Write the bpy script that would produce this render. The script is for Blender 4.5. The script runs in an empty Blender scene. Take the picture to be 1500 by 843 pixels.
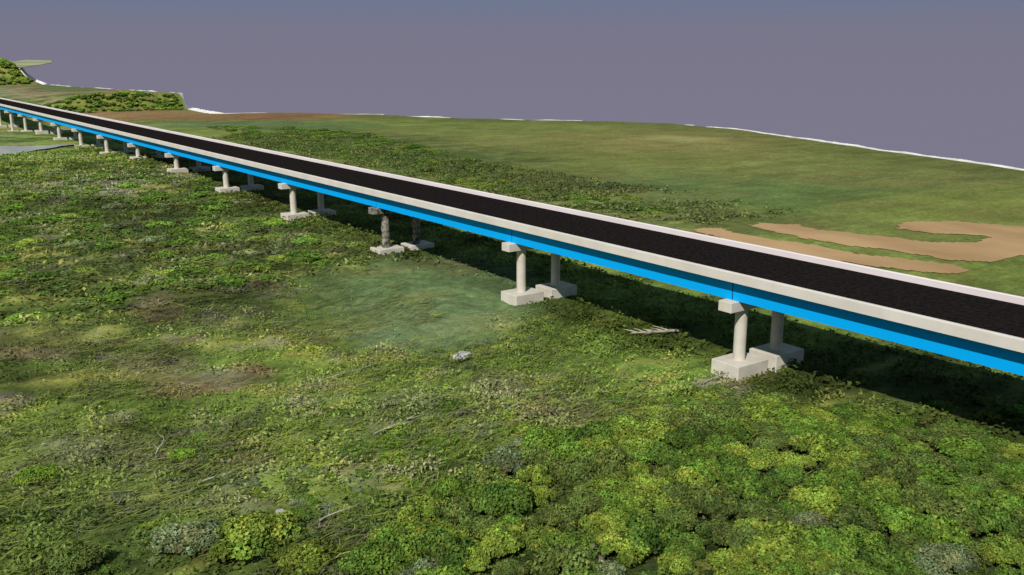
import bpy, math, random
import numpy as np
from mathutils import Matrix, Vector
random.seed(7); rng = np.random.default_rng(11)
S = 24.0; Z0 = 32.4                      # metres per survey unit; ground level offset
C = bpy.context.scene.collection
scene = bpy.context.scene

# ------------------------------------------------------------------ camera
f = 1339.0; p = math.atan(328 / f); az = math.radians(36.1)
F = np.array([math.sin(az) * math.cos(p), math.cos(az) * math.cos(p), -math.sin(p)])
R = np.array([math.cos(az), -math.sin(az), 0.0]); U = np.cross(R, F)
cam = bpy.data.cameras.new('camera'); camo = bpy.data.objects.new('camera', cam); C.objects.link(camo)
M = Matrix(((R[0], U[0], -F[0], 0), (R[1], U[1], -F[1], 0), (R[2], U[2], -F[2], Z0), (0, 0, 0, 1)))
camo.matrix_world = M
cam.sensor_width = 36; cam.lens = 36 * f / 1500; cam.clip_end = 6000; cam.clip_start = 0.5
scene.camera = camo

def lin(c):
    c = np.asarray(c, float) / 255.0
    return np.where(c <= 0.04045, c / 12.92, ((c + 0.055) / 1.055) ** 2.4)

def hit(x, y, z):                        # survey point seen in the photo at (x, y), at height z (units, camera = 0)
    d = F * f + R * (x - 750) - U * (y - 421.5)
    return d * (z / d[2])

# ------------------------------------------------------------------ noise
def vnoise(x, y, seed=0):
    xi = np.floor(x).astype(np.int64); yi = np.floor(y).astype(np.int64)
    fx = x - xi; fy = y - yi
    fx = fx * fx * (3 - 2 * fx); fy = fy * fy * (3 - 2 * fy)
    def h(a, b):
        n = (a * 374761393 + b * 668265263 + seed * 1442695041) & 0x7fffffff
        n = ((n ^ (n >> 13)) * 1274126177) & 0x7fffffff
        n = (n ^ (n >> 16)) & 0xffff
        return n / 65535.0
    return ((h(xi, yi) * (1 - fx) + h(xi + 1, yi) * fx) * (1 - fy) + (h(xi, yi + 1) * (1 - fx) + h(xi + 1, yi + 1) * fx) * fy)
def fbm(x, y, oct=4, seed=0):
    s = 0; a = .5; t = 0
    for i in range(oct):
        s = s + a * vnoise(x * 2 ** i, y * 2 ** i, seed + i * 17); t += a; a *= .55
    return s / t
def sstep(a, b, x):
    t = np.clip((x - a) / (b - a), 0, 1); return t * t * (3 - 2 * t)

# ------------------------------------------------------------------ terrain height (units)
PY = [-4, .9, 2.54, 4.2, 5.87, 7.54, 9.2, 10.9, 12.55, 14.2, 15.9, 17.6, 19.3, 21, 22.6, 24.5, 27, 30, 32, 60]
PZ = [-1.29, -1.305, -1.345, -1.36, -1.325, -1.31, -1.265, -1.22, -1.21, -1.275, -1.31, -1.30, -1.29, -1.35, -1.44, -1.46, -1.40, -1.02, -.97, -.95]
BY = [-4, 4, 5.5, 8, 10, 12.5, 14.7, 16, 17.5, 20, 21.8, 22.9, 24.2, 24.8, 26, 28, 34, 43.5, 44.5, 46, 52]
BX = [11.2, 11.8, 11.94, 12.9, 13.73, 14.78, 15.08, 14.6, 13.4, 11.9, 11.65, 10.6, 10.0, 8.1, 8.2, 8.42, 7.75, 7.2, 6.75, 6.4, 6.0]
def edge_x(Y): return np.interp(Y, BY, BX)
def height(X, Y):
    X = np.asarray(X, float); Y = np.asarray(Y, float)
    a = np.interp(Y, PY, PZ)
    fld = -1.3 + 0.0 * Y
    fld = fld + (-.85 + 1.3) * sstep(27.55, 28.25, Y + .25 * (fbm(X * 1.1, Y * 0, 2, 5) - .5) * 2)
    z = a + (fld - a) * sstep(3.9, 6.2, X)
    z = z + .97 * sstep(43.3, 45.6, Y) * (1 - .25 * sstep(5.9, 7, X))
    amp = .010 + .008 * sstep(3.2, 1.5, X)
    z = z + amp * (fbm(X * 3.1, Y * 3.1, 3, 3) - .5) * 2 * (1 - sstep(9, 12, X) * .5)
    z = z + .010 * (fbm(X * .9, Y * .9, 2, 33) - .5) * 2
    return z
def ground(px, py, z=-1.33):             # survey point on the terrain seen at a photo pixel
    for _ in range(12):
        h = hit(px, py, z); z = float(height(h[0], h[1]))
    return h
def W(X, Y, Z): return (X * S, Y * S, Z * S + Z0)

# ------------------------------------------------------------------ colour of the ground cover
class Spot:
    def __init__(s, px, py, rx, ry, col, k=1.0, soft=.5, rag=.5, z=-1.33):
        c = hit(px, py, z)[:2]
        a = (hit(px + rx, py, z) - hit(px - rx, py, z))[:2] / 2
        b = (hit(px, py + ry, z) - hit(px, py - ry, z))[:2] / 2
        s.c = c; s.m = np.linalg.inv(np.array([a, b]).T); s.col = lin(col); s.k = k; s.soft = soft; s.rag = rag
    def mask(s, X, Y, n):
        u = s.m[0, 0] * (X - s.c[0]) + s.m[0, 1] * (Y - s.c[1]); v = s.m[1, 0] * (X - s.c[0]) + s.m[1, 1] * (Y - s.c[1])
        r = np.sqrt(u * u + v * v) + s.rag * (n - .5) * 2
        return s.k * (1 - sstep(1 - s.soft, 1 + s.soft, r))
SPOTS = [
    # far field
    Spot(900, 215, 330, 34, (112, 112, 58), .6, .8, z=-1.3), Spot(1000, 205, 120, 12, (132, 120, 70), .45, .8, z=-1.3), Spot(1300, 260, 220, 18, (104, 108, 58), .5, .8, z=-1.3),
    Spot(1120, 285, 190, 22, (82, 108, 54), .8, .8, z=-1.3), Spot(960, 270, 110, 22, (88, 112, 58), .7, .7, z=-1.3), Spot(780, 235, 200, 14, (98, 112, 46), .6, .7, z=-1.3),
    Spot(1420, 300, 180, 20, (108, 120, 48), .7, .6, z=-1.3), Spot(1350, 330, 260, 9, (112, 122, 56), .5, .8, z=-1.3), Spot(1000, 204, 50, 3, (150, 150, 90), .5, .8, z=-1.3),
    Spot(320, 172, 190, 5, (118, 88, 58), .9, .6, z=-1.3), Spot(180, 166, 120, 6, (136, 104, 70), .9, .6, z=-1.3), Spot(430, 168, 90, 2.5, (128, 84, 54), .8, .6, z=-1.3),
    Spot(330, 182, 130, 5, (84, 108, 66), .8, .6, z=-1.3), Spot(450, 185, 100, 6, (72, 98, 56), .7, .6, z=-1.3), Spot(1450, 410, 150, 22, (82, 100, 36), .7, .6),
    Spot(480, 212, 160, 18, (62, 82, 38), .85, .5, .6), Spot(640, 240, 150, 24, (62, 80, 38), .85, .5, .6), Spot(800, 280, 140, 26, (70, 82, 44), .8, .5, .7),
    # by the dirt paths
    Spot(980, 320, 120, 22, (80, 88, 50), .7, .7), Spot(1110, 335, 140, 14, (74, 86, 40), .7, .7),
    # near side
    Spot(600, 430, 170, 62, (94, 120, 74), 1, .35, .35), Spot(580, 465, 110, 30, (108, 130, 88), .8, .5, .5), Spot(690, 405, 90, 30, (94, 120, 76), .85, .5),
    Spot(400, 430, 90, 50, (96, 122, 44), .6, .6), Spot(440, 500, 75, 22, (104, 124, 24), .85, .5, .4), Spot(130, 595, 190, 14, (98, 122, 30), .8, .5, .6), Spot(330, 560, 130, 12, (96, 120, 30), .7, .5, .6),
    Spot(305, 553, 85, 11, (122, 102, 74), 1.0, .35, .5), Spot(250, 566, 50, 7, (100, 82, 56), .8, .5, .5), Spot(365, 533, 36, 9, (124, 102, 76), 1, .4, .5),
    Spot(230, 450, 34, 20, (134, 112, 84), .85, .5, .8), Spot(370, 415, 50, 7, (130, 112, 88), .8, .5, .6), Spot(90, 490, 110, 14, (120, 116, 66), .6, .5, .9), Spot(40, 510, 70, 9, (138, 120, 96), .7, .5, .7),
    Spot(225, 525, 60, 14, (150, 138, 108), .75, .5, .8), Spot(20, 577, 28, 7, (150, 142, 132), .9, .4, .5), Spot(420, 488, 50, 9, (126, 122, 60), .5, .5, .8),
    Spot(200, 665, 130, 26, (98, 96, 74), .75, .6, .8), Spot(300, 725, 130, 20, (104, 100, 80), .7, .6, .9), Spot(120, 640, 60, 14, (104, 110, 84), .6, .5, .8),
    Spot(790, 600, 80, 28, (128, 124, 92), .75, .6, .9), Spot(730, 575, 60, 18, (112, 112, 84), .7, .6, .9), Spot(600, 590, 60, 20, (92, 98, 72), .8, .6, .9), Spot(560, 690, 90, 26, (84, 88, 60), .7, .6, .9),
    Spot(820, 530, 210, 26, (92, 118, 40), .7, .7, .6), Spot(960, 540, 110, 22, (86, 112, 38), .6, .6, .7), Spot(1060, 562, 34, 12, (142, 138, 116), .8, .5, .8), Spot(900, 480, 140, 16, (92, 118, 38), .6, .7),
    Spot(170, 540, 90, 9, (156, 152, 74), .7, .5, .8), Spot(90, 555, 60, 8, (150, 154, 66), .7, .5, .8), Spot(330, 470, 60, 8, (134, 128, 92), .6, .5, .9), Spot(260, 490, 50, 8, (146, 130, 102), .7, .5, .9), Spot(450, 460, 80, 14, (100, 126, 50), .6, .6), Spot(520, 520, 120, 12, (104, 128, 44), .6, .6, .7), Spot(180, 720, 120, 9, (140, 150, 66), .55, .5, .9), Spot(620, 690, 60, 12, (116, 118, 90), .6, .5, .9), Spot(330, 640, 110, 9, (120, 138, 56), .6, .5, .8), Spot(400, 345, 60, 8, (132, 128, 96), .7, .5, .9), Spot(420, 370, 40, 6, (140, 130, 100), .7, .5, .9),
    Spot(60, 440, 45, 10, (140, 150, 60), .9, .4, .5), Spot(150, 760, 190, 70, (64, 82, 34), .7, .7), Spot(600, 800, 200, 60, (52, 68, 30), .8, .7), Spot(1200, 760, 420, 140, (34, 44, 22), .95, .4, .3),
    Spot(220, 350, 330, 100, (46, 58, 28), .75, .5, .5), Spot(130, 285, 90, 14, (120, 120, 104), .7, .5, .9), Spot(240, 268, 60, 10, (122, 120, 108), .7, .5, .9), Spot(200, 245, 260, 26, (92, 108, 44), .6, .6),
    Spot(60, 236, 90, 7, (92, 124, 52), .9, .5, .4), Spot(50, 203, 80, 9, (84, 110, 48), .9, .5), Spot(70, 186, 90, 5, (150, 124, 96), .8, .4, .5), Spot(1430, 560, 300, 60, (70, 86, 34), .8, .5),
]
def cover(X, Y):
    n1 = fbm(X * 1.3, Y * 1.3, 4, 40); n2 = fbm(X * 6, Y * 6, 3, 50); n3 = fbm(X * 5 , Y * 22, 3, 60); n4 = fbm(X * 20, Y * 20, 2, 70)
    base = lin((88, 108, 38))[None, :] * np.ones((len(X), 1))
    fld = sstep(3.8, 5, X)[:, None]
    base = base * (1 - fld) + lin((98, 114, 48))[None] * fld
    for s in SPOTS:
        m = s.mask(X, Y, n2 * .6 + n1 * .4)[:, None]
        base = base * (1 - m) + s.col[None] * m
    # wooded far banks
    bk = sstep(27.4, 27.9, Y)[:, None]
    t = sstep(.35, .65, fbm(X * 4, Y * .8, 3, 80))[:, None]
    base = base * (1 - bk) + (lin((62, 84, 34)) * (1 - t) + lin((120, 128, 48)) * t) * bk
    top = sstep(28.2, 28.8, Y)[:, None] * (1 - sstep(42.5, 43.5, Y))[:, None]; br = sstep(.45, .7, fbm(X * .8, Y * .5, 3, 90))[:, None]
    base = base * (1 - top) + (lin((86, 102, 58)) * (1 - br) + lin((128, 108, 84)) * br) * top
    # clumps and streaks; quiet on the open field
    q = (1 - .75 * sstep(4.5, 6.5, X))
    qq = q
    v = (.55 + .9 * n2) * (.6 + .8 * n3) * (.7 + .6 * n4)
    v = 1 + (v - 1) * q
    mac = sstep(.3, .7, fbm(X * 2.2, Y * 2.6, 3, 140)); v = v * (.85 + .3 * n1) * (1 + (.62 + .72 * mac - 1) * q); cl = Spot(600, 430, 170, 62, (0, 0, 0), 1, .3, .3).mask(X, Y, n2); v = v * (1 - cl) + (.72 + .5 * n4) * cl
    fs = fbm(X * .5, Y * 7, 3, 95)
    ff = fbm(X * 2.2, Y * 2.2, 5, 97)
    v = v * (1 + (.5 * (fs - .5) + .5 * (ff - .5) + .25 * (n4 - .5)) * (1 - q)) * (1 - .22 * sstep(2.2, .3, edge_x(Y) - X) * (Y < 22))
    out = base * v[:, None]
    clr = Spot(600, 430, 170, 62, (0, 0, 0), 1, .3, .3).mask(X, Y, n2); q = q * (1 - .8 * clr)
    yel = (sstep(.58, .75, fbm(X * 3 + 9, Y * 9, 3, 110)) * q)[:, None]
    out = out * (1 - .35 * yel) + lin((150, 150, 64)) * .35 * yel * v[:, None]
    gry = (sstep(.62, .78, fbm(X * 4 + 30, Y * 6, 3, 120)) * q * sstep(3.2, 2.6, X))[:, None]
    out = out * (1 - .5 * gry) + lin((116, 110, 92)) * .5 * gry * v[:, None]
    un = (sstep(2.9, 3.2, X) * (1 - sstep(3.9, 4.2, X)) * (1 - sstep(14, 16, Y)))[:, None]      # deck shadow deepened by darkening the ground colour below it
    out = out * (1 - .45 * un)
    fbn = (sstep(.5, .68, fbm(X * 1.1 + 5, Y * 2.6, 4, 98)) * (1 - q))[:, None]
    out = out * (1 - .3 * fbn) + lin((122, 112, 60)) * .3 * fbn
    out = out * np.array([1.08, 1.0, .88])[None]
    g = out.mean(1, keepdims=True); out = g + (out - g) * .88
    return np.minimum(out * (1 + .42 * qq[:, None]), np.array([.27, .27, .2])[None])

# ------------------------------------------------------------------ materials
def mat(name):
    m = bpy.data.materials.new(name); m.use_nodes = True
    nt = m.node_tree; return m, nt, nt.nodes['Principled BSDF']
def N(nt, t, **kw):
    n = nt.nodes.new(t)
    for k, v in kw.items(): setattr(n, k, v)
    return n
def noise_mat(name, c1, c2, scale=1.0, rough=.85, bump=.2, scale3=(1, 1, 1), spec=.3, lo=.35, hi=.65, bdist=.05):
    m, nt, b = mat(name)
    tc = N(nt, 'ShaderNodeTexCoord'); mp = N(nt, 'ShaderNodeMapping'); mp.inputs['Scale'].default_value = scale3
    ns = N(nt, 'ShaderNodeTexNoise'); ns.inputs['Scale'].default_value = scale; ns.inputs['Detail'].default_value = 6; ns.inputs['Roughness'].default_value = .6
    cr = N(nt, 'ShaderNodeValToRGB'); cr.color_ramp.elements[0].position = lo; cr.color_ramp.elements[1].position = hi
    cr.color_ramp.elements[0].color = (*lin(c1), 1); cr.color_ramp.elements[1].color = (*lin(c2), 1)
    nt.links.new(tc.outputs['Object'], mp.inputs[0]); nt.links.new(mp.outputs[0], ns.inputs['Vector']); nt.links.new(ns.outputs['Fac'], cr.inputs[0]); nt.links.new(cr.outputs[0], b.inputs['Base Color'])
    b.inputs['Roughness'].default_value = rough; b.inputs['Specular IOR Level'].default_value = spec
    n2 = N(nt, 'ShaderNodeTexNoise'); n2.inputs['Scale'].default_value = scale * 8; n2.inputs['Detail'].default_value = 4
    nt.links.new(mp.outputs[0], n2.inputs['Vector'])
    bp = N(nt, 'ShaderNodeBump'); bp.inputs['Strength'].default_value = bump; bp.inputs['Distance'].default_value = bdist
    nt.links.new(n2.outputs['Fac'], bp.inputs['Height']); nt.links.new(bp.outputs[0], b.inputs['Normal'])
    return m
MC = noise_mat('pale_concrete', (192, 184, 168), (218, 210, 196), .3, .9, .3)
MCN = noise_mat('beige_concrete', (205, 198, 185), (218, 211, 199), .25, .9, .1)
MCP = noise_mat('parapet_concrete', (228, 216, 212), (236, 225, 222), .12, .85, .2)
MASPH = noise_mat('black_asphalt', (22, 19, 18), (40, 35, 34), 2.2, 1.0, .35, spec=.0)
MBLUE = noise_mat('blue_paint', (0, 166, 240), (0, 174, 250), .15, .7, .03, spec=.1)
MMOT = noise_mat('mottled_concrete', (48, 48, 40), (164, 158, 142), 1.2, .95, .8, (1, 1, 1.2), lo=.38, hi=.6, bdist=.15)
MJOINT = noise_mat('joint_rubber', (10, 40, 56), (14, 60, 80), 1, .8)
MSOIL = noise_mat('bare_soil', (158, 126, 84), (184, 150, 106), .05, .95, .4, (1, .5, 1))
MRIM = noise_mat('pale_rim', (205, 200, 190), (240, 238, 230), .1, .95, .3)
MWOOD = noise_mat('dead_wood', (124, 118, 98), (184, 176, 154), 1.5, .9, .4)
MBARK = noise_mat('bark', (70, 58, 44), (110, 96, 76), 1.5, .95, .6)
MROCK = noise_mat('pale_stone', (150, 146, 138), (196, 190, 182), .8, .9, .5)
MROAD = noise_mat('pale_track', (132, 134, 128), (164, 164, 156), .06, .9, .3, (1, .3, 1))
MSHARD = noise_mat('shard', (110, 120, 104), (176, 172, 120), .02, .9, .2, (.3, 3, 1))

def cover_mat(name, vary):
    m, nt, b = mat(name)
    at = N(nt, 'ShaderNodeAttribute', attribute_name='col')
    tc = N(nt, 'ShaderNodeTexCoord')
    ns = N(nt, 'ShaderNodeTexNoise'); ns.inputs['Scale'].default_value = 1.1; ns.inputs['Detail'].default_value = 7; ns.inputs['Roughness'].default_value = .68
    nt.links.new(tc.outputs['Object'], ns.inputs['Vector'])
    mr = N(nt, 'ShaderNodeMapRange'); mr.inputs[1].default_value = .3; mr.inputs[2].default_value = .7; mr.inputs[3].default_value = 1 - vary; mr.inputs[4].default_value = 1 + vary
    nz = N(nt, 'ShaderNodeTexNoise'); nz.inputs['Scale'].default_value = 6; nz.inputs['Detail'].default_value = 3
    nt.links.new(tc.outputs['Object'], nz.inputs['Vector'])
    ad = N(nt, 'ShaderNodeMath', operation='MULTIPLY_ADD'); ad.inputs[1].default_value = .8; nt.links.new(nz.outputs['Fac'], ad.inputs[0])
    sb = N(nt, 'ShaderNodeMath', operation='SUBTRACT'); sb.inputs[1].default_value = .4; nt.links.new(ns.outputs['Fac'], sb.inputs[0]); nt.links.new(sb.outputs[0], ad.inputs[2])
    nt.links.new(ad.outputs[0], mr.inputs[0])
    vm = N(nt, 'ShaderNodeVectorMath', operation='SCALE')
    nt.links.new(at.outputs['Color'], vm.inputs[0]); nt.links.new(mr.outputs[0], vm.inputs['Scale']); nt.links.new(vm.outputs[0], b.inputs['Base Color'])
    b.inputs['Roughness'].default_value = .95; b.inputs['Specular IOR Level'].default_value = .1
    bp = N(nt, 'ShaderNodeBump'); bp.inputs['Strength'].default_value = .55; bp.inputs['Distance'].default_value = .35
    nt.links.new(ns.outputs['Fac'], bp.inputs['Height']); nt.links.new(bp.outputs[0], b.inputs['Normal'])
    return m
MGROUND = cover_mat('grassy_ground', .35)
def leaf_mat(name, use_obj):
    m, nt, b = mat(name)
    at = N(nt, 'ShaderNodeAttribute', attribute_name='col'); src = at.outputs['Color']
    if use_obj:
        oi = N(nt, 'ShaderNodeObjectInfo'); mx = N(nt, 'ShaderNodeMix', data_type='RGBA', blend_type='MULTIPLY'); mx.inputs['Factor'].default_value = 1
        nt.links.new(oi.outputs['Color'], mx.inputs['A']); nt.links.new(src, mx.inputs['B']); src = mx.outputs['Result']
    nt.links.new(src, b.inputs['Base Color']); b.inputs['Roughness'].default_value = .7; b.inputs['Specular IOR Level'].default_value = .12
    tr = N(nt, 'ShaderNodeBsdfTranslucent'); nt.links.new(src, tr.inputs['Color'])
    ms = N(nt, 'ShaderNodeMixShader'); ms.inputs[0].default_value = .22
    out = nt.nodes['Material Output']
    nt.links.new(b.outputs[0], ms.inputs[1]); nt.links.new(tr.outputs[0], ms.inputs[2]); nt.links.new(ms.outputs[0], out.inputs['Surface'])
    return m
MLEAF = leaf_mat('tree_leaves', True); MHERB = leaf_mat('undergrowth_leaves', False)

# ------------------------------------------------------------------ mesh helpers
def mesh(name, v, faces, m, smooth=False, col=None):
    me = bpy.data.meshes.new(name)
    v = np.asarray(v, np.float32); faces = np.asarray(faces, np.int32); k = faces.shape[1]
    me.vertices.add(len(v)); me.vertices.foreach_set('co', v.ravel())
    me.loops.add(faces.size); me.loops.foreach_set('vertex_index', faces.ravel())
    me.polygons.add(len(faces)); me.polygons.foreach_set('loop_start', np.arange(0, faces.size, k, dtype=np.int32))
    me.polygons.foreach_set('use_smooth', np.full(len(faces), smooth, bool))
    if col is not None:
        a = me.color_attributes.new('col', 'FLOAT_COLOR', 'POINT')
        c4 = np.ones((len(v), 4), np.float32); c4[:, :3] = col; a.data.foreach_set('color', c4.ravel())
    me.update(calc_edges=True); me.validate(); me.materials.append(m)
    return me
def ob(name, me, parent=None, loc=None):
    o = bpy.data.objects.new(name, me); C.objects.link(o)
    if parent: o.parent = parent
    if loc is not None: o.location = loc
    return o
def tag(o, label=None, cat=None, group=None, kind=None):
    if label: o['label'] = label
    if cat: o['category'] = cat
    if group: o['group'] = group
    if kind: o['kind'] = kind
    return o
def empty(name, loc): 
    o = bpy.data.objects.new(name, None); C.objects.link(o); o.location = loc; return o
BF = [(0, 3, 2, 1), (4, 5, 6, 7), (0, 1, 5, 4), (1, 2, 6, 5), (2, 3, 7, 6), (3, 0, 4, 7)]
def box(x0, x1, y0, y1, z0, z1):
    return [(x0, y0, z0), (x1, y0, z0), (x1, y1, z0), (x0, y1, z0), (x0, y0, z1), (x1, y0, z1), (x1, y1, z1), (x0, y1, z1)]
def box_obj(name, bounds, m, parent, bevel=.04):
    me = mesh(name, box(*bounds), BF, m); o = ob(name, me, parent)
    if bevel:
        b = o.modifiers.new('bevel', 'BEVEL'); b.width = bevel; b.segments = 2; b.limit_method = 'ANGLE'
    return o
def prism_y(name, prof, y0, y1, step, m, parent):          # profile (x, z) swept along Y, with cross sections every step
    n = len(prof); ys = np.append(np.arange(y0, y1, step), y1); v = []; fc = []
    for y in ys: v += [(x, y, z) for x, z in prof]
    for i in range(len(ys) - 1):
        for j in range(n):
            a = i * n + j; b_ = i * n + (j + 1) % n
            fc.append((a, b_, b_ + n, a + n))
    me = mesh(name, v, fc, m); 
    import bmesh
    bm = bmesh.new(); bm.from_mesh(me); bm.verts.ensure_lookup_table()
    bm.faces.new([bm.verts[j] for j in range(n)][::-1]); L = (len(ys) - 1) * n
    bm.faces.new([bm.verts[L + j] for j in range(n)]); bmesh.ops.recalc_face_normals(bm, faces=bm.faces[:]); bm.to_mesh(me); bm.free()
    return ob(name, me, parent)
def tube(path, rad, sides=7, jit=0.0):
    v = []; fc = []
    for i, (q, r) in enumerate(zip(path, rad)):
        q = Vector(q); d = (Vector(path[min(i + 1, len(path) - 1)]) - Vector(path[max(i - 1, 0)])).normalized()
        a = d.orthogonal().normalized(); b_ = d.cross(a)
        for j in range(sides):
            t = 2 * math.pi * j / sides; rr = r * (1 + random.uniform(-jit, jit))
            v.append(q + a * math.cos(t) * rr + b_ * math.sin(t) * rr)
    for i in range(len(path) - 1):
        for j in range(sides):
            a = i * sides + j; b_ = i * sides + (j + 1) % sides
            fc.append((a, b_, b_ + sides, a + sides))
    return [tuple(x) for x in v], fc

# ------------------------------------------------------------------ ground
ys = [-3.5]
while ys[-1] < 50:
    y = ys[-1]; d = .022 if .5 < y < 7 else (.03 if y < 10 else (.05 if y < 20 else .08))
    if y < .5: d = .08
    if 27 < y < 29: d = .04
    ys.append(y + d)
ys = np.array(ys); 
us = [-3.0]
while us[-1] < 16:
    u = us[-1]; us.append(u + (.025 if 0 < u < 4 else (.04 if u < 7 and u > 0 else .09)))
us = np.array(us)
XX, YY = np.meshgrid(us, ys)
E = edge_x(YY) + .10 * (fbm(YY * 1.6, YY * 0, 3, 8) - .5)
XX = np.where(us[None, :] > 7, 7 + (XX - 7) / (us[-1] - 7) * (E - 7), XX)
XX = np.minimum(XX, E)
ZZ = height(XX, YY)
rough = (fbm(XX * 14, YY * 14, 3, 21) - .5) * .03 * sstep(4.2, 3, XX)
ZZ = ZZ + rough
v = np.stack([XX * S, YY * S, ZZ * S + Z0], -1).reshape(-1, 3)
nr, nc = XX.shape
idx = np.arange(nr * nc).reshape(nr, nc)
fc = np.stack([idx[:-1, :-1], idx[:-1, 1:], idx[1:, 1:], idx[1:, :-1]], -1).reshape(-1, 4)
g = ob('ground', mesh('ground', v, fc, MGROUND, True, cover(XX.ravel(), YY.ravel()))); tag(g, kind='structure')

# pale broken rim along the end of the land
rx, ry, rz = XX[:, -1], YY[:, -1], ZZ[:, -1]
rv = []; rf = []
def rim_w(y):
    w = max(0, float(fbm(np.array([y * 1.3]), np.array([2.0]), 3, 66)[0]) - .42) * .05 + .004
    if y > 13.5: w = max(0, float(fbm(np.array([y * 1.3]), np.array([2.0]), 3, 66)[0]) - .5) * .05 + .0
    if 24.75 < y < 27.6: w = .05
    if 43 < y < 46: w = .05
    return w
for i in range(nr):
    w = rim_w(ry[i]) * (.8 + .4 * random.random())
    rv += [(rx[i] * S, ry[i] * S, rz[i] * S + Z0 - .3), ((rx[i] + .15 * (w > 0)) * S, ry[i] * S, (rz[i] + w) * S + Z0 - .05)]
    rv += [((rx[i] + .18) * S, ry[i] * S, (rz[i] - .25) * S + Z0)]
for i in range(nr - 1):
    a = 3 * i; rf += [(a, a + 1, a + 4, a + 3), (a + 1, a + 2, a + 5, a + 4)]
tag(ob('terrain_rim', mesh('terrain_rim', rv, rf, MRIM)), kind='structure')

# bare soil tracks and pale track as sheets draped on the ground
def draped(name, poly, m, lift, res=.03, rag=.03):
    P = np.array([ground(x, y)[:2] for x, y in poly])
    x0, y0 = P.min(0) - .1; x1, y1 = P.max(0) + .1
    gx = np.arange(x0, x1, res); gy = np.arange(y0, y1, res); GX, GY = np.meshgrid(gx, gy)
    QX = GX + rag * (fbm(GX * 9, GY * 9, 3, 12) - .5) * 2; QY = GY + rag * (fbm(GX * 9, GY * 9, 3, 13) - .5) * 2
    ins = np.zeros(GX.shape, bool)
    for i in range(len(P)):
        (ax, ay), (bx_, by_) = P[i], P[(i + 1) % len(P)]
        cnd = ((ay > QY) != (by_ > QY)) & (QX < (bx_ - ax) * (QY - ay) / (by_ - ay + 1e-12) + ax); ins ^= cnd
    h = height(GX, GY)
    n_, m_ = GX.shape; ix = np.arange(n_ * m_).reshape(n_, m_)
    keep = ins[:-1, :-1] & ins[1:, :-1] & ins[:-1, 1:] & ins[1:, 1:]
    q = np.stack([ix[:-1, :-1], ix[:-1, 1:], ix[1:, 1:], ix[1:, :-1]], -1)[keep]
    used, inv = np.unique(q, return_inverse=True)
    vv = np.stack([GX * S, GY * S, h * S + Z0 + lift], -1).reshape(-1, 3)[used]
    return tag(ob(name, mesh(name, vv, inv.reshape(-1, 4), m, True)), kind='structure')
draped('dirt_path', [(1010, 338), (1030, 334), (1060, 334), (1075, 341), (1120, 350), (1190, 358), (1260, 372), (1330, 380), (1400, 388), (1422, 397), (1405, 403), (1360, 401), (1280, 392), (1150, 370), (1060, 352)], MSOIL, .1)
draped('dirt_track', [(1092, 331), (1110, 327), (1170, 329), (1200, 337), (1260, 343), (1330, 352), (1380, 356), (1430, 355), (1450, 349), (1432, 346), (1370, 344), (1310, 336), (1310, 330), (1330, 325), (1400, 324), (1450, 329), (1560, 336), (1560, 368), (1500, 376), (1455, 386), (1400, 384), (1330, 372), (1250, 362), (1170, 350), (1130, 341)], MSOIL, .1)
draped('river', [(-120, 222), (-60, 217), (0, 216), (60, 215), (112, 211), (112, 214), (60, 221), (0, 230), (-120, 238)], MROAD, .45)

# ------------------------------------------------------------------ bridge deck
bx0, bx1, bz = 3.0 * S, 3.576 * S, lambda z: z * S + Z0
Y0, Y1 = -1.8 * S, 31.5 * S
PIER_Y = {-2: -2.45, -1: -.80, 0: .88, 1: 2.55, 2: 4.18, 3: 5.83, 4: 7.5, 5: 9.2, 6: 10.86, 7: 12.52, 8: 14.22, 9: 15.94, 10: 17.66, 11: 19.38, 12: 21.12, 13: 22.9, 14: 24.6, 15: 26.3, 16: 28.0, 17: 29.7, 18: 31.4}
deck = empty('bridge_deck', (3.288 * S, 0, bz(-.907))); deck.location = (0, 0, 0)
tag(deck, 'long straight road bridge deck with black asphalt, pale parapets and bright blue girders', 'bridge')
slab = prism_y('deck_slab', [(bx0, bz(-.907)), (bx0 + .02, bz(-.897)), (bx1 - .02, bz(-.897)), (bx1, bz(-.907))], Y0, Y1, 10, MC, deck)
pw = .018 * S
for side, x in (('near', bx0), ('far', bx1 - pw)):
    pr = prism_y('parapet', [(x, bz(-.8965)), (x, bz(-.868)), (x + .05, bz(-.866)), (x + pw - .05, bz(-.866)), (x + pw, bz(-.868)), (x + pw, bz(-.8965))], Y0, Y1, 10, MCN if side == 'near' else MCP, deck)
    if side == 'near': pr['label'] = 'beige concrete parapet along the camera side of the road'
    else: pr['label'] = 'pinkish white concrete parapet along the far side of the road'
prism_y('fascia', [(bx0 - .03, bz(-.909)), (bx0 - .03, bz(-.871)), (bx0 - .004, bz(-.871)), (bx0 - .004, bz(-.909))], Y0, Y1, 10, MCN, deck)
rw = prism_y('roadway', [(bx0 + pw + .01, bz(-.896)), (bx0 + pw + .01, bz(-.894)), (3.288 * S, bz(-.8925)), (bx1 - pw - .01, bz(-.894)), (bx1 - pw - .01, bz(-.896))], Y0, Y1, 10, MASPH, deck)
def girder_mesh(L):
    d = (bz(-.9085) - bz(-1.0)); w = 1.3; t = .12
    prof = [(0, 0), (w, 0), (w, .28), (w - t, .34), (w - t, d), (t * .0, d)]
    v = [(x, y, z) for y in (0, L) for x, z in prof]; n = len(prof)
    me = bpy.data.meshes.new('girder'); fcs = [tuple(range(n))[::-1], tuple(range(n, 2 * n))] + [(j, (j + 1) % n, (j + 1) % n + n, j + n) for j in range(n)]
    me.from_pydata(v, [], fcs); me.materials.append(MBLUE); me.update(); return me
gm = girder_mesh(1.0)
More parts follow.
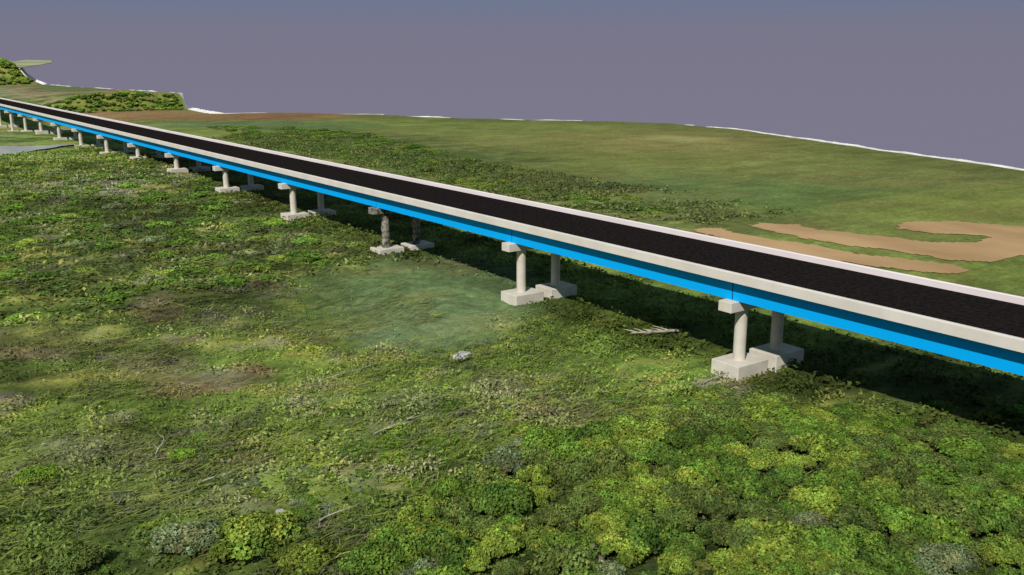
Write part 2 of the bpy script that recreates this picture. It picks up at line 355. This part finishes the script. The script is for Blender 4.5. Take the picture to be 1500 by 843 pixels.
jm = mesh('joint', box(0, 1.1, 0, .15, 0, bz(-.9085) - bz(-1.0) - .02), BF, MJOINT)
for k in range(-2, 18):
    ya = PIER_Y[k] * S + .08
    for x in (3.046 * S, 3.19 * S, 3.32 * S, 3.47 * S):
        o = ob('girder', gm, deck, (x, ya, bz(-1.0))); o.scale = (1, (PIER_Y[k + 1] - PIER_Y[k]) * S - .16, 1)
    o = ob('expansion_joint', jm, deck, (3.046 * S + .06, ya - .155, bz(-1.0) + .01))

# ------------------------------------------------------------------ piers
def column_mesh(h, r, m, mottled=False):
    n = 32; rings = 2 if not mottled else 26; v = []; fcs = []
    for i in range(rings):
        for j in range(n):
            t = 2 * math.pi * j / n
            rr = r * (1 + (.10 * (random.random() - .5) + .05 * math.sin(3 * t + i * .9) if mottled else 0))
            v.append((rr * math.cos(t), rr * math.sin(t), h * i / (rings - 1)))
    for i in range(rings - 1):
        for j in range(n): a = i * n + j; b_ = i * n + (j + 1) % n; fcs.append((a, b_, b_ + n, a + n))
    return mesh('column', v, fcs, m, True)
ORD = ['nearest', 'second', 'third', 'fourth', 'fifth', 'sixth', 'seventh', 'eighth', 'ninth', 'tenth', 'eleventh', 'twelfth', 'thirteenth', 'fourteenth']
FT = {1: -1.284, 2: -1.30, 3: -1.30, 4: -1.266, 5: -1.222, 6: -1.178, 7: -1.176, 8: -1.242, 9: -1.262, 10: -1.255, 11: -1.235, 12: -1.33, 13: -1.43, 14: -1.40, 0: -1.30, -1: -1.31}
for k in range(-1, 15):
    Y = PIER_Y[k]; ft = FT[k]; gz = min(float(height(3.15, Y)), ft - (.02 if k == 3 else .055)) - .03
    pr = empty('bridge_pier', (3.275 * S, Y * S, bz(gz)))
    def rel(x0, x1, y0, y1, z0, z1): return ((x0 - 3.275) * S, (x1 - 3.275) * S, y0 * S, y1 * S, (z0 - gz) * S, (z1 - gz) * S)
    bp_ = box_obj('cap_beam', rel(3.0, 3.575, -.038, .036, -1.047, -1.0006), MMOT if k == 3 else MC, pr, .05)
    mot = (k == 3)
    for cx in (3.115, 3.372):
        box_obj('footing', rel(cx - .092, cx + .108, -.078, .078, gz, ft), MC, pr, .06)
        cm = column_mesh((-1.045 - ft) * S, .0275 * S * (1.0 if not mot else 1.05), MMOT if mot else MC, mot)
        ob('column', cm, pr, ((cx - 3.275) * S, .0, (ft - gz) * S - .02))
    if mot: lb = 'third bridge pier from the right, with rough dark mottled columns on thin footings'
    elif k == 1: lb = 'pale concrete bridge pier nearest the camera, rightmost of the row, on thick square footings'
    elif k == 2: lb = 'second concrete bridge pier from the right, standing at the corner of the smooth bluish grass'
    elif k == 4: lb = 'pale concrete pier just beyond the mottled columned one, fourth from the right'
    elif k == 10: lb = 'tenth bridge pier from the right, standing at the end of the grey track'
    elif k < 1: lb = 'concrete bridge pier out of frame on the right, under the deck' 
    else: lb = '%s pale concrete bridge pier from the right, under the blue girders' % ORD[k - 1]
    tag(pr, lb, 'bridge pier', 'piers carrying the road bridge')

# ------------------------------------------------------------------ foliage
def unit(n):
    d = rng.normal(size=(n, 3)); return d / np.linalg.norm(d, axis=1)[:, None]
def cards(cen, nrm, size, asp=.7):
    n = len(cen); nrm = nrm / np.linalg.norm(nrm, axis=1)[:, None]
    t = np.cross(nrm, unit(n)); t /= np.linalg.norm(t, axis=1)[:, None] + 1e-9; b_ = np.cross(nrm, t)
    s = size[:, None]; a = t * s; c = b_ * s * asp
    bend = nrm * s * .25
    v = np.stack([cen - a - bend, cen + c, cen + a - bend, cen - c], 1).reshape(-1, 3)
    return v, np.arange(4 * n).reshape(-1, 4)
def crown_mesh(seed, nclump=30, per=190, flat=.55, leaf=.088, tone=.35):
    r = np.random.default_rng(seed); global rng; rng = r
    cen = []; nr_ = []; col = []
    # lobes of uneven size inside a wide low dome, radius ~1
    for i in range(nclump):
        a = r.uniform(0, 2 * np.pi); rad = math.sqrt(r.uniform(0, 1)) * .80
        h = flat * (1 - rad ** 2 * .75) * r.uniform(.72, 1.06)
        lc = np.array([math.cos(a) * rad * r.uniform(.85, 1.12), math.sin(a) * rad * r.uniform(.85, 1.12), h]); lr = r.uniform(.17, .33)
        d = unit(per); d[:, 2] = np.abs(d[:, 2]) * 1.1 - .35; d /= np.linalg.norm(d, axis=1)[:, None]
        q = lc + d * lr * r.uniform(.72, 1.1, (per, 1)) * np.array([1, 1, .72])
        cen.append(q); nr_.append(d * .7 + unit(per) * .65 + np.array([0, 0, .35]))
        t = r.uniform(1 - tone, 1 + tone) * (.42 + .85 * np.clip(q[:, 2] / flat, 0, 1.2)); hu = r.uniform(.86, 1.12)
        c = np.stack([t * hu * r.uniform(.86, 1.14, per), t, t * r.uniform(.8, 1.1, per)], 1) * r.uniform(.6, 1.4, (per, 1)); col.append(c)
    cen = np.concatenate(cen); nn = np.concatenate(nr_); col = np.concatenate(col)
    k = r.random(len(cen)) > .06; cen, nn, col = cen[k], nn[k], col[k]
    v, fc_ = cards(cen, nn, r.uniform(.6, 1.35, len(cen)) * leaf * .6)
    return mesh('crown', v, fc_, MLEAF, False, np.repeat(col, 4, 0))
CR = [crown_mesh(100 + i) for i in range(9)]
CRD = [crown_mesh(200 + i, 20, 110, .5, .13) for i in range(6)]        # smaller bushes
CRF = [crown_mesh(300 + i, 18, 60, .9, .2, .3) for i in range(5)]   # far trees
def trunk_mesh(seed):
    random.seed(seed); V, Fc = [], []
    def add(path, rad):
        v_, f_ = tube(path, rad, 7, .08); o_ = len(V); V.extend(v_); Fc.extend([tuple(i + o_ for i in q) for q in f_])
    add([(0, 0, -.15), (.02, 0, .1), (.0, .03, .25), (.02, .02, .42)], [.06, .045, .035, .02])
    for i in range(5):
        a = i * 1.26 + random.uniform(-.3, .3); l = random.uniform(.35, .6)
        add([(0, .02, .12 + .03 * i), (math.cos(a) * l * .5, math.sin(a) * l * .5, .28), (math.cos(a) * l, math.sin(a) * l, .40)], [.028, .02, .008])
    return mesh('trunk', V, Fc, MBARK, True)
TR = [trunk_mesh(i) for i in range(4)]
random.seed(21)
KINDS = [('yellow_green', (120, 136, 54)), ('fresh_green', (100, 126, 48)), ('deep_green', (86, 110, 44)), ('grey_green', (112, 122, 84)), ('dark_olive', (94, 108, 52)), ('bright_lime', (122, 148, 52))]
KT = {'yellow_green': 'yellowish green', 'fresh_green': 'fresh green', 'deep_green': 'deep green', 'grey_green': 'grey green', 'dark_olive': 'dark olive', 'bright_lime': 'bright lime green'}
def colour_of(kind, gain=1.0):
    c = lin(dict(KINDS)[kind]) * random.uniform(.8, 1.2) * gain; return (float(c[0]), float(c[1]), float(c[2]), 1)
def tree(X, Y, r, kind, name, label, cat, group, crowns, hz=1.0, gain=1.0, sink=.0):
    z = float(height(X, Y)); sc = r
    t = empty(name, (X * S, Y * S, z * S + Z0)); t.rotation_euler = (0, 0, random.uniform(0, 6.28)); t.scale = (sc, sc * random.uniform(.8, 1.1), sc * hz)
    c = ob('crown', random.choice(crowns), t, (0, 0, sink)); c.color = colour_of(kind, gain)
    ob('trunk', random.choice(TR), t, (0, 0, 0))
    tag(t, label, cat, group); return t
def bush(X, Y, r, kind, label, group, hz=.8, gain=1.0, name='shrub', cat='shrub', crowns=None):
    z = float(height(X, Y))
    c = ob(name, random.choice(crowns or CRD), None, (X * S, Y * S, z * S + Z0 - .12 * r)); c.rotation_euler = (0, 0, random.uniform(0, 6.28)); c.scale = (r, r * random.uniform(.75, 1.1), r * hz)
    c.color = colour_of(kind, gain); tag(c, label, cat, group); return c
def inpoly(x, y, P):
    r = False
    for i in range(len(P)):
        (ax, ay), (bx_, by_) = P[i], P[(i + 1) % len(P)]
        if (ay > y) != (by_ > y) and x < (bx_ - ax) * (y - ay) / (by_ - ay + 1e-12) + ax: r = not r
    return r
def scatter(poly, n, dmin, tries=40000, zz=-1.34):
    P = [tuple(hit(x, y, zz)[:2]) for x, y in poly]
    x0 = min(q[0] for q in P); x1 = max(q[0] for q in P); y0 = min(q[1] for q in P); y1 = max(q[1] for q in P); out = []
    for _ in range(tries):
        if len(out) >= n: break
        x = random.uniform(x0, x1); y = random.uniform(y0, y1)
        if inpoly(x, y, P) and all((x - a) ** 2 + (y - b_) ** 2 > dmin * dmin for a, b_ in out): out.append((x, y))
    return out
WK = ['yellow_green'] * 4 + ['fresh_green'] * 5 + ['deep_green'] * 3 + ['grey_green'] * 1 + ['dark_olive'] * 4
# the wood at the lower right
wood = scatter([(900, 640), (1120, 592), (1260, 612), (1400, 645), (1560, 700), (1580, 900), (600, 900), (560, 800), (680, 720), (800, 660)], 300, .094)
for (x, y) in wood:
    k = random.choice(WK); r = random.uniform(1.3, 2.5)
    near_bridge = x > 2.6
    tree(x, y, r, k, 'broadleaf_tree', '%s broad crowned tree in the dense wood below the bridge, lower right' % KT[k], 'tree', KT[k] + ' trees in the lower right wood', CR, random.uniform(.95, 1.5) * (.55 if near_bridge else 1))
print('wood', len(wood))
# scattered single trees of the lower left
for (px, py, r, k, lb) in [(370, 800, 3.3, 'yellow_green', 'large yellow green tree with leafy lobes at the bottom edge, left of the centre'), (275, 800, 2.6, 'grey_green', 'pale grey green half bare tree beside the large yellow green one at the bottom edge'),
                           (440, 830, 2.4, 'yellow_green', 'smaller yellow green tree cut by the bottom edge, right of the large one'), (55, 705, 1.9, 'bright_lime', 'bright lime bush tree near the left edge in the lower scrub'),
                           (110, 835, 2.4, 'dark_olive', 'dark olive tree at the bottom left corner'), (540, 835, 2.2, 'deep_green', 'dark green tree at the bottom edge right of the yellow green pair'), (265, 672, 1.3, 'bright_lime', 'small bright green tree amid grey twigs in the lower left scrub')]:
    h = ground(px, py); tree(h[0], h[1], r, k, 'broadleaf_tree', lb, 'tree', None, CR, .8)
# shrubs between the wood and the grass
def zone(poly, n, dmin, kinds, label, grp, r0, r1, gain=1.0, hz=.6, name='shrub'):
    pts = scatter(poly, n, dmin)
    for (x, y) in pts:
        k = random.choice(kinds); bush(x, y, random.uniform(r0, r1), k, label % KT[k], KT[k] + ' ' + grp, random.uniform(hz * .8, hz * 1.25), gain * (random.choice((.75, .9, 1, 1.3)) if name == 'bush' else 1), name, name)
    print(grp, len(pts))
zone([(600, 600), (900, 560), (1100, 575), (1250, 605), (1000, 660), (850, 700), (700, 750), (560, 800), (480, 760), (500, 660)], 90, .07, WK, '%s shrub on the slope between the pale grass and the lower right wood', 'shrubs beside the wood', .9, 1.9)
zone([(300, 610), (600, 590), (800, 640), (620, 720), (560, 800), (420, 740), (250, 700)], 110, .075, ['dark_olive', 'deep_green', 'yellow_green', 'fresh_green', 'grey_green'], '%s flat spreading bramble in the middle of the lower scrub', 'brambles in the lower scrub', 1.0, 2.0, .9, .32, 'bramble')
zone([(0, 690), (250, 640), (500, 660), (560, 790), (600, 843), (0, 843)], 60, .09, ['dark_olive', 'deep_green', 'yellow_green', 'grey_green'], '%s low shrub in the twiggy scrub of the lower left', 'shrubs in the lower left scrub', .7, 1.5, hz=.45)
zone([(-40, 245), (200, 228), (330, 290), (420, 330), (540, 385), (420, 410), (250, 430), (100, 470), (-40, 480)], 290, .15, ['dark_olive'] * 3 + ['deep_green'] * 3 + ['yellow_green'] * 2 + ['fresh_green'] * 3 + ['grey_green'] * 1, '%s spreading bush in the scrubland left of the bridge', 'bushes left of the bridge', 1.8, 4.6, 1.1, .42, 'bush')
pts = []
for _ in range(4000):
    x = random.uniform(2.62, 3.9); y = random.uniform(-.9, 2.25)
    if y > 1.9 + .4 * (3.1 - x): continue
    if all((x - a) ** 2 + (y - b_) ** 2 > .01 for a, b_ in pts) and len(pts) < 130:
        pts.append((x, y)); k = random.choice(['dark_olive', 'deep_green', 'fresh_green', 'yellow_green'])
        bush(x, y, random.uniform(1.4, 2.6), k, '%s shrub under and beside the near end of the bridge, right edge' % KT[k], KT[k] + ' shrubs below the near end of the deck', .6, .9)
# the belt of trees beyond the bridge
belt = scatter([(300, 188), (420, 190), (540, 200), (640, 225), (760, 262), (860, 285), (960, 300), (1000, 325), (940, 322), (800, 300), (560, 250), (380, 210)], 290, .19)
for (x, y) in belt:
    if x < 3.75 or float(fbm(np.array([x * 2.5]), np.array([y * 1.3]), 3, 7)[0]) < .40: continue
    k = random.choice(['deep_green'] * 4 + ['dark_olive'] * 4 + ['fresh_green'] * 3 + ['yellow_green'] * 2); far = y > 9
    bush(x, y, random.uniform(2.0, 4.8), k, '%s tree in the dark belt beyond the bridge, %s' % (KT[k], 'towards the far end' if far else 'towards the bare soil tracks'), '%s belt trees %s' % (KT[k], 'far' if far else 'near'), random.uniform(.3, .55), .85, 'belt_tree', 'tree')
# low understorey filling the gaps between the crowns
def merged(n, poly, dmin, r0, r1, hz, cols, label, name):
    pts = scatter(poly, n, dmin); V, Fc, Cc = [], [], []; off = 0
    base = []
    for me in CRD:
        a = np.empty(len(me.vertices) * 3, np.float32); me.vertices.foreach_get('co', a); c = np.empty(len(me.vertices) * 4, np.float32); me.color_attributes['col'].data.foreach_get('color', c)
        base.append((a.reshape(-1, 3), c.reshape(-1, 4)[:, :3]))
    for (x, y) in pts:
        a, c = random.choice(base); r = random.uniform(r0, r1); t = random.uniform(0, 6.28); ct, st = math.cos(t), math.sin(t)
        q = np.stack([(a[:, 0] * ct - a[:, 1] * st) * r + x * S, (a[:, 0] * st + a[:, 1] * ct) * r + y * S, a[:, 2] * r * hz + float(height(x, y)) * S + Z0 - .1], 1)
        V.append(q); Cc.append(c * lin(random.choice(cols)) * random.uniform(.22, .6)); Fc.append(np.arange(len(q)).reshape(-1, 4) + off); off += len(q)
    o = ob(name, mesh(name, np.concatenate(V), np.concatenate(Fc), MHERB, False, np.concatenate(Cc))); tag(o, label, name, None, 'stuff')
merged(330, [(880, 630), (1120, 585), (1260, 608), (1400, 640), (1560, 690), (1600, 930), (560, 930), (500, 800), (600, 700), (780, 640)], .06, .9, 1.7, .5, [(120, 132, 58), (108, 128, 52), (86, 108, 50), (80, 96, 46), (130, 140, 66)], 'low leafy understorey filling the gaps between the trees of the lower right wood', 'understorey')
# trees on the far banks
def bank(n, x0, x1, y0, y1, label, grp, r0, r1, kinds):
    for i in range(n):
        X = random.uniform(x0, x1); Y = random.uniform(y0, y1)
        if X > float(edge_x(Y)) - .12: continue
        k = random.choice(kinds); bush(X, Y, random.uniform(r0, r1), k, label % KT[k], KT[k] + ' ' + grp, .8, 1.7, 'bank_tree', 'tree', CRF)
bank(260, 3.9, 8.4, 27.45, 28.3, '%s tree on the steep bank behind the brown field, upper left', 'bank trees', 1.6, 2.9, ['deep_green', 'fresh_green', 'yellow_green', 'dark_olive'])
bank(130, 4.2, 6.9, 43.4, 45.8, '%s tree on the highest hill at the upper left corner', 'hill trees', 3, 5, ['yellow_green', 'fresh_green', 'dark_olive', 'yellow_green'])

# undergrowth: leaves and stalks over the near side, nobody could count them
rng = np.random.default_rng(5)
def undergrowth(n, xr, yr, smin, smax, seedcut):
    X = rng.uniform(xr[0], xr[1], n); Y = rng.uniform(yr[0], yr[1], n)
    dens = fbm(X * 5, Y * 9, 3, 77); k = (rng.random(n) < sstep(.25, .6, dens) * .9 + .1)
    bl = Spot(600, 430, 180, 62, (0, 0, 0), 1, .3, .3).mask(X, Y, fbm(X * 6, Y * 6, 3, 50)); k &= rng.random(n) > bl * 1.02
    k &= rng.random(len(X)) > 1.1 * Spot(310, 550, 95, 13, (0, 0, 0), 1, .3, .4).mask(X, Y, fbm(X * 6, Y * 6, 3, 50))
    k &= (Y < 15.2) | (X > 3.0)
    k &= rng.random(len(X)) > .6 * Spot(220, 340, 330, 105, (0, 0, 0), 1, .3, .3).mask(X, Y, fbm(X * 6, Y * 6, 3, 50))
    k &= rng.random(len(X)) > .85 * Spot(1200, 760, 420, 140, (0, 0, 0), 1, .3, .3).mask(X, Y, fbm(X * 6, Y * 6, 3, 50))
    k &= rng.random(len(X)) > 1.2 * Spot(1250, 365, 300, 52, (0, 0, 0), 1, .15, .1).mask(X, Y, fbm(X * 6, Y * 6, 3, 50))
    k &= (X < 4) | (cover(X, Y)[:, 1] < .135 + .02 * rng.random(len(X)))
    X, Y = X[k], Y[k]; n = len(X)
    z = height(X, Y) + (fbm(X * 14, Y * 14, 3, 21) - .5) * .03 * sstep(4.2, 3, X)
    lump = np.maximum(0, fbm(X * 9, Y * 9, 2, 91) - .45) * 3.0
    cen = np.stack([X * S, Y * S, z * S + Z0 + rng.uniform(.02, .35, n) + lump * rng.uniform(.1, 1, n)], 1)
    nn = unit(n) * .8 + np.array([-.1, -.1, .9]); sz = rng.uniform(smin, smax, n)
    v_, f_ = cards(cen, nn, sz, .55)
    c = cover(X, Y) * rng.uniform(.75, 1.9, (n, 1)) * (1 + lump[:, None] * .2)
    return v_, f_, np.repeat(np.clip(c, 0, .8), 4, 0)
va, fa, ca = undergrowth(150000, (.0, 3.2), (.6, 5.2), .10, .26, 0)
vb, fb, cb = undergrowth(120000, (.0, 3.3), (5.2, 16), .2, .55, 0)
vc, fc2, cc = undergrowth(60000, (3.1, 4.6), (-.5, 12), .15, .4, 0)
vd, fd, cd = undergrowth(90000, (3.8, 7.0), (4, 17), .2, .55, 0)
def stems(n, cx, ry_, l0, l1, wd):
    X = rng.uniform(cx[0], cx[1], n); Y = rng.uniform(ry_[0], ry_[1], n); k = fbm(X * 2, Y * 2, 3, 131) > .47; X, Y = X[k], Y[k]; n = len(X)
    a = rng.normal(.15, .45, n); L = rng.uniform(l0, l1, n); z = height(X, Y) * S + Z0 + rng.uniform(.15, .5, n)
    P = np.stack([X * S, Y * S, z], 1); d = np.stack([np.cos(a), np.sin(a), rng.normal(0, .08, n)], 1); s_ = np.stack([-np.sin(a), np.cos(a), rng.normal(0, .3, n)], 1)
    bend = rng.normal(0, .16, n)[:, None]; w_ = (rng.uniform(.5, 1.2, n) * wd)[:, None]; L = L[:, None]; V = []
    for t in (-.5, -.17, .17, .5):
        q = P + d * L * t + s_ * bend * L * (t * t * 4 - .4) + np.array([0, 0, .12]) * (1 - 4 * t * t); ww = w_ * (1 - abs(t) * 1.2)
        V += [q - s_ * ww, q + s_ * ww]
    V = np.stack(V, 1); i = np.arange(n)[:, None] * 8
    f_ = np.concatenate([i + np.array([[0, 1, 3, 2]]), i + np.array([[2, 3, 5, 4]]), i + np.array([[4, 5, 7, 6]])])
    m_ = rng.random((n, 1)); c = np.where(m_ < .5, lin((166, 178, 78)), np.where(m_ < .8, lin((140, 132, 112)), lin((110, 128, 56)))) * rng.uniform(.45, 1.15, (n, 1))
    return V.reshape(-1, 3), f_, np.repeat(c, 8, 0)
ve, fe, ce = stems(16000, (.2, 2.7), (1.2, 4.6), .8, 3.0, .035)
vg, fg, cg = stems(2500, (.2, 2.9), (4.6, 7), 1.2, 3.6, .05)
VV, FF, CC = [], [], []; off = 0
for a_, b_, c_ in ((va, fa, ca), (vb, fb, cb), (vc, fc2, cc), (vd, fd, cd), (ve, fe, ce), (vg, fg, cg)):
    VV.append(a_); FF.append(b_ + off); CC.append(c_); off += len(a_)
ug = ob('undergrowth', mesh('undergrowth', np.concatenate(VV), np.concatenate(FF), MHERB, False, np.concatenate(CC)))
tag(ug, 'tangled low weeds, grass and creepers covering the ground on both sides of the bridge', 'undergrowth', None, 'stuff')

# ------------------------------------------------------------------ dead branches, stone, debris
def branch(px0, py0, px1, py1, r, label, twigs=6, name='dead_branch', lift=.55):
    if px0 != 1000: r *= .6
    a = ground(px0, py0); b_ = ground(px1, py1); V, Fc = [], []
    A = Vector(W(*a)); B = Vector(W(*b_)); A.z += lift * .5; B.z += lift
    o0 = A.copy(); L = (B - A).length; d = (B - A).normalized(); side = Vector((-d.y, d.x, 0))
    def add(path, rad):
        v_, f_ = tube(path, rad, 6, .15); o_ = len(V); V.extend(v_); Fc.extend([tuple(i + o_ for i in q) for q in f_])
    pts = [(A - o0) + (B - A) * t + side * L * .06 * math.sin(t * 5 + r * 20) + Vector((0, 0, .25 * math.sin(t * 3))) for t in [i / 8 for i in range(9)]]
    add(pts, [r * (1 - .75 * i / 8) for i in range(9)])
    for i in range(twigs):
        q = pts[random.randint(2, 7)]; s = random.choice((-1, 1)); l = L * random.uniform(.15, .38)
        e = q + d * l * .7 + side * s * l * .6 + Vector((0, 0, random.uniform(0, .5)))
        m_ = (q + e) / 2 + side * s * l * .08
        add([q, m_, e], [r * .45, r * .3, r * .12])
    o = ob(name, mesh(name, V, Fc, MWOOD, True)); o.location = o0; tag(o, label, 'dead branch'); return o
random.seed(3)
branch(1000, 489, 925, 496, .26, 'bleached forked branch lying at the edge of the bridge shadow, left of the nearest pier', 7)
branch(550, 642, 608, 618, .16, 'thin straight pale branch lying in the scrub near the bottom centre', 4)
branch(232, 672, 240, 648, .12, 'small forked grey twig standing out of the lower left scrub', 3)
branch(470, 770, 520, 752, .12, 'thin grey branch just right of the large yellow green tree at the bottom', 4)
branch(290, 715, 350, 700, .13, 'grey fallen branch among dry twigs in the lower left', 6)
branch(740, 610, 760, 598, .12, 'short bare grey branch in the dry pale brush of the lower centre', 5)
branch(1035, 566, 1075, 548, .12, 'grey broken branches against the front of the nearest footing', 8)
branch(470, 565, 560, 536, .13, 'long pale fallen stem lying below the yellow green meadow corner', 2)
branch(1210, 208, 1182, 222, .12, 'thin pale pole lying on the far field by the skyline', 0)
def stone(px, py, sx, sy, sz, label, name, cat, rot):
    import bmesh
    h = ground(px, py); bm = bmesh.new(); bmesh.ops.create_icosphere(bm, subdivisions=3, radius=1)
    for v_ in bm.verts:
        q = v_.co; s = max(abs(q.x), abs(q.y), abs(q.z)); q = q.lerp(q / s, .6); n = .12 * math.sin(5 * q.x + 2 * q.y) + .08 * math.sin(7 * q.y + 4 * q.z)
        v_.co = Vector((q.x * sx * (1 + n), q.y * sy * (1 - n), q.z * sz))
    me = bpy.data.meshes.new(name); bm.to_mesh(me); bm.free(); me.materials.append(MROCK)
    o = ob(name, me, None, (h[0] * S, h[1] * S, h[2] * S + Z0 + .45)); o.rotation_euler = (.05, -.08, rot); tag(o, label, cat)
stone(677, 527, 1.1, .75, .28, 'flat pale grey slab lying alone in the grass near the middle', 'stone_slab', 'stone', .3)
stone(410, 763, .55, .35, .3, 'small whitish stone above the large yellow green tree at the bottom', 'pale_stone', 'stone', 1.0)

# loose thin shard of terrain beside the far hill
a = hit(10, 95, -.06); 
def far_pt(px, py, depth):
    d = F * f + R * (px - 750) - U * (py - 421.5); return d / d[1] * depth
sv = [far_pt(*q, 43.5 + (99 - q[1]) * .25) for i, q in enumerate([(12, 91), (38, 88), (75, 89), (76, 92), (52, 96), (30, 99), (24, 97), (22, 93)])]
sv = np.array([W(*q) for q in sv]); c0 = sv.mean(0); vv = np.concatenate([sv - c0, sv - c0 - np.array([0, 0, .5])])
me = bpy.data.meshes.new('terrain_shard'); n = len(sv)
me.from_pydata([tuple(q) for q in vv], [], [tuple(range(n)), tuple(range(n, 2 * n))[::-1]] + [(j, (j + 1) % n, (j + 1) % n + n, j + n) for j in range(n)]); me.materials.append(MSHARD)
tag(ob('terrain_ledge', me, None, tuple(c0)), 'thin grey green ledge of land jutting out beside the highest hill, upper left', 'ledge')

# ------------------------------------------------------------------ light
to_sun = Vector((-.9, -.6, 1.0)).normalized()
sl = bpy.data.lights.new('sun', 'SUN'); sl.energy = 4.2; sl.angle = math.radians(.5); sl.color = (1, .965, .91)
so = ob('sun', sl); so.rotation_euler = to_sun.to_track_quat('Z', 'Y').to_euler()
w = bpy.data.worlds.new('World'); scene.world = w; w.use_nodes = True; nt = w.node_tree
tc = N(nt, 'ShaderNodeTexCoord'); sx = N(nt, 'ShaderNodeSeparateXYZ'); cr = N(nt, 'ShaderNodeValToRGB'); mr = N(nt, 'ShaderNodeMapRange')
mr.inputs[1].default_value = -.25; mr.inputs[2].default_value = .35
nt.links.new(tc.outputs['Generated'], sx.inputs[0]); nt.links.new(sx.outputs['Z'], mr.inputs[0]); nt.links.new(mr.outputs[0], cr.inputs[0]); nt.links.new(cr.outputs[0], nt.nodes['Background'].inputs[0])
e = cr.color_ramp.elements; e[0].position = 0; e[0].color = (*lin((124, 122, 140)), 1); e[1].position = 1; e[1].color = (*lin((104, 128, 150)), 1)
def zpos(y):
    d = F * f - U * (y - 421.5); d = d / np.linalg.norm(d); return (d[2] + .25) / .6
for y, c in ((170, (124, 121, 141)), (70, (122, 119, 138)), (35, (119, 119, 140)), (8, (111, 120, 144))):
    q = e.new(zpos(y)); q.color = (*lin(c), 1)
nt.nodes['Background'].inputs[1].default_value = 1.0
scene.view_settings.view_transform = 'Standard'; scene.view_settings.look = 'None'; scene.view_settings.exposure = 0
scene.render.engine = 'CYCLES'; scene.cycles.max_bounces = 5
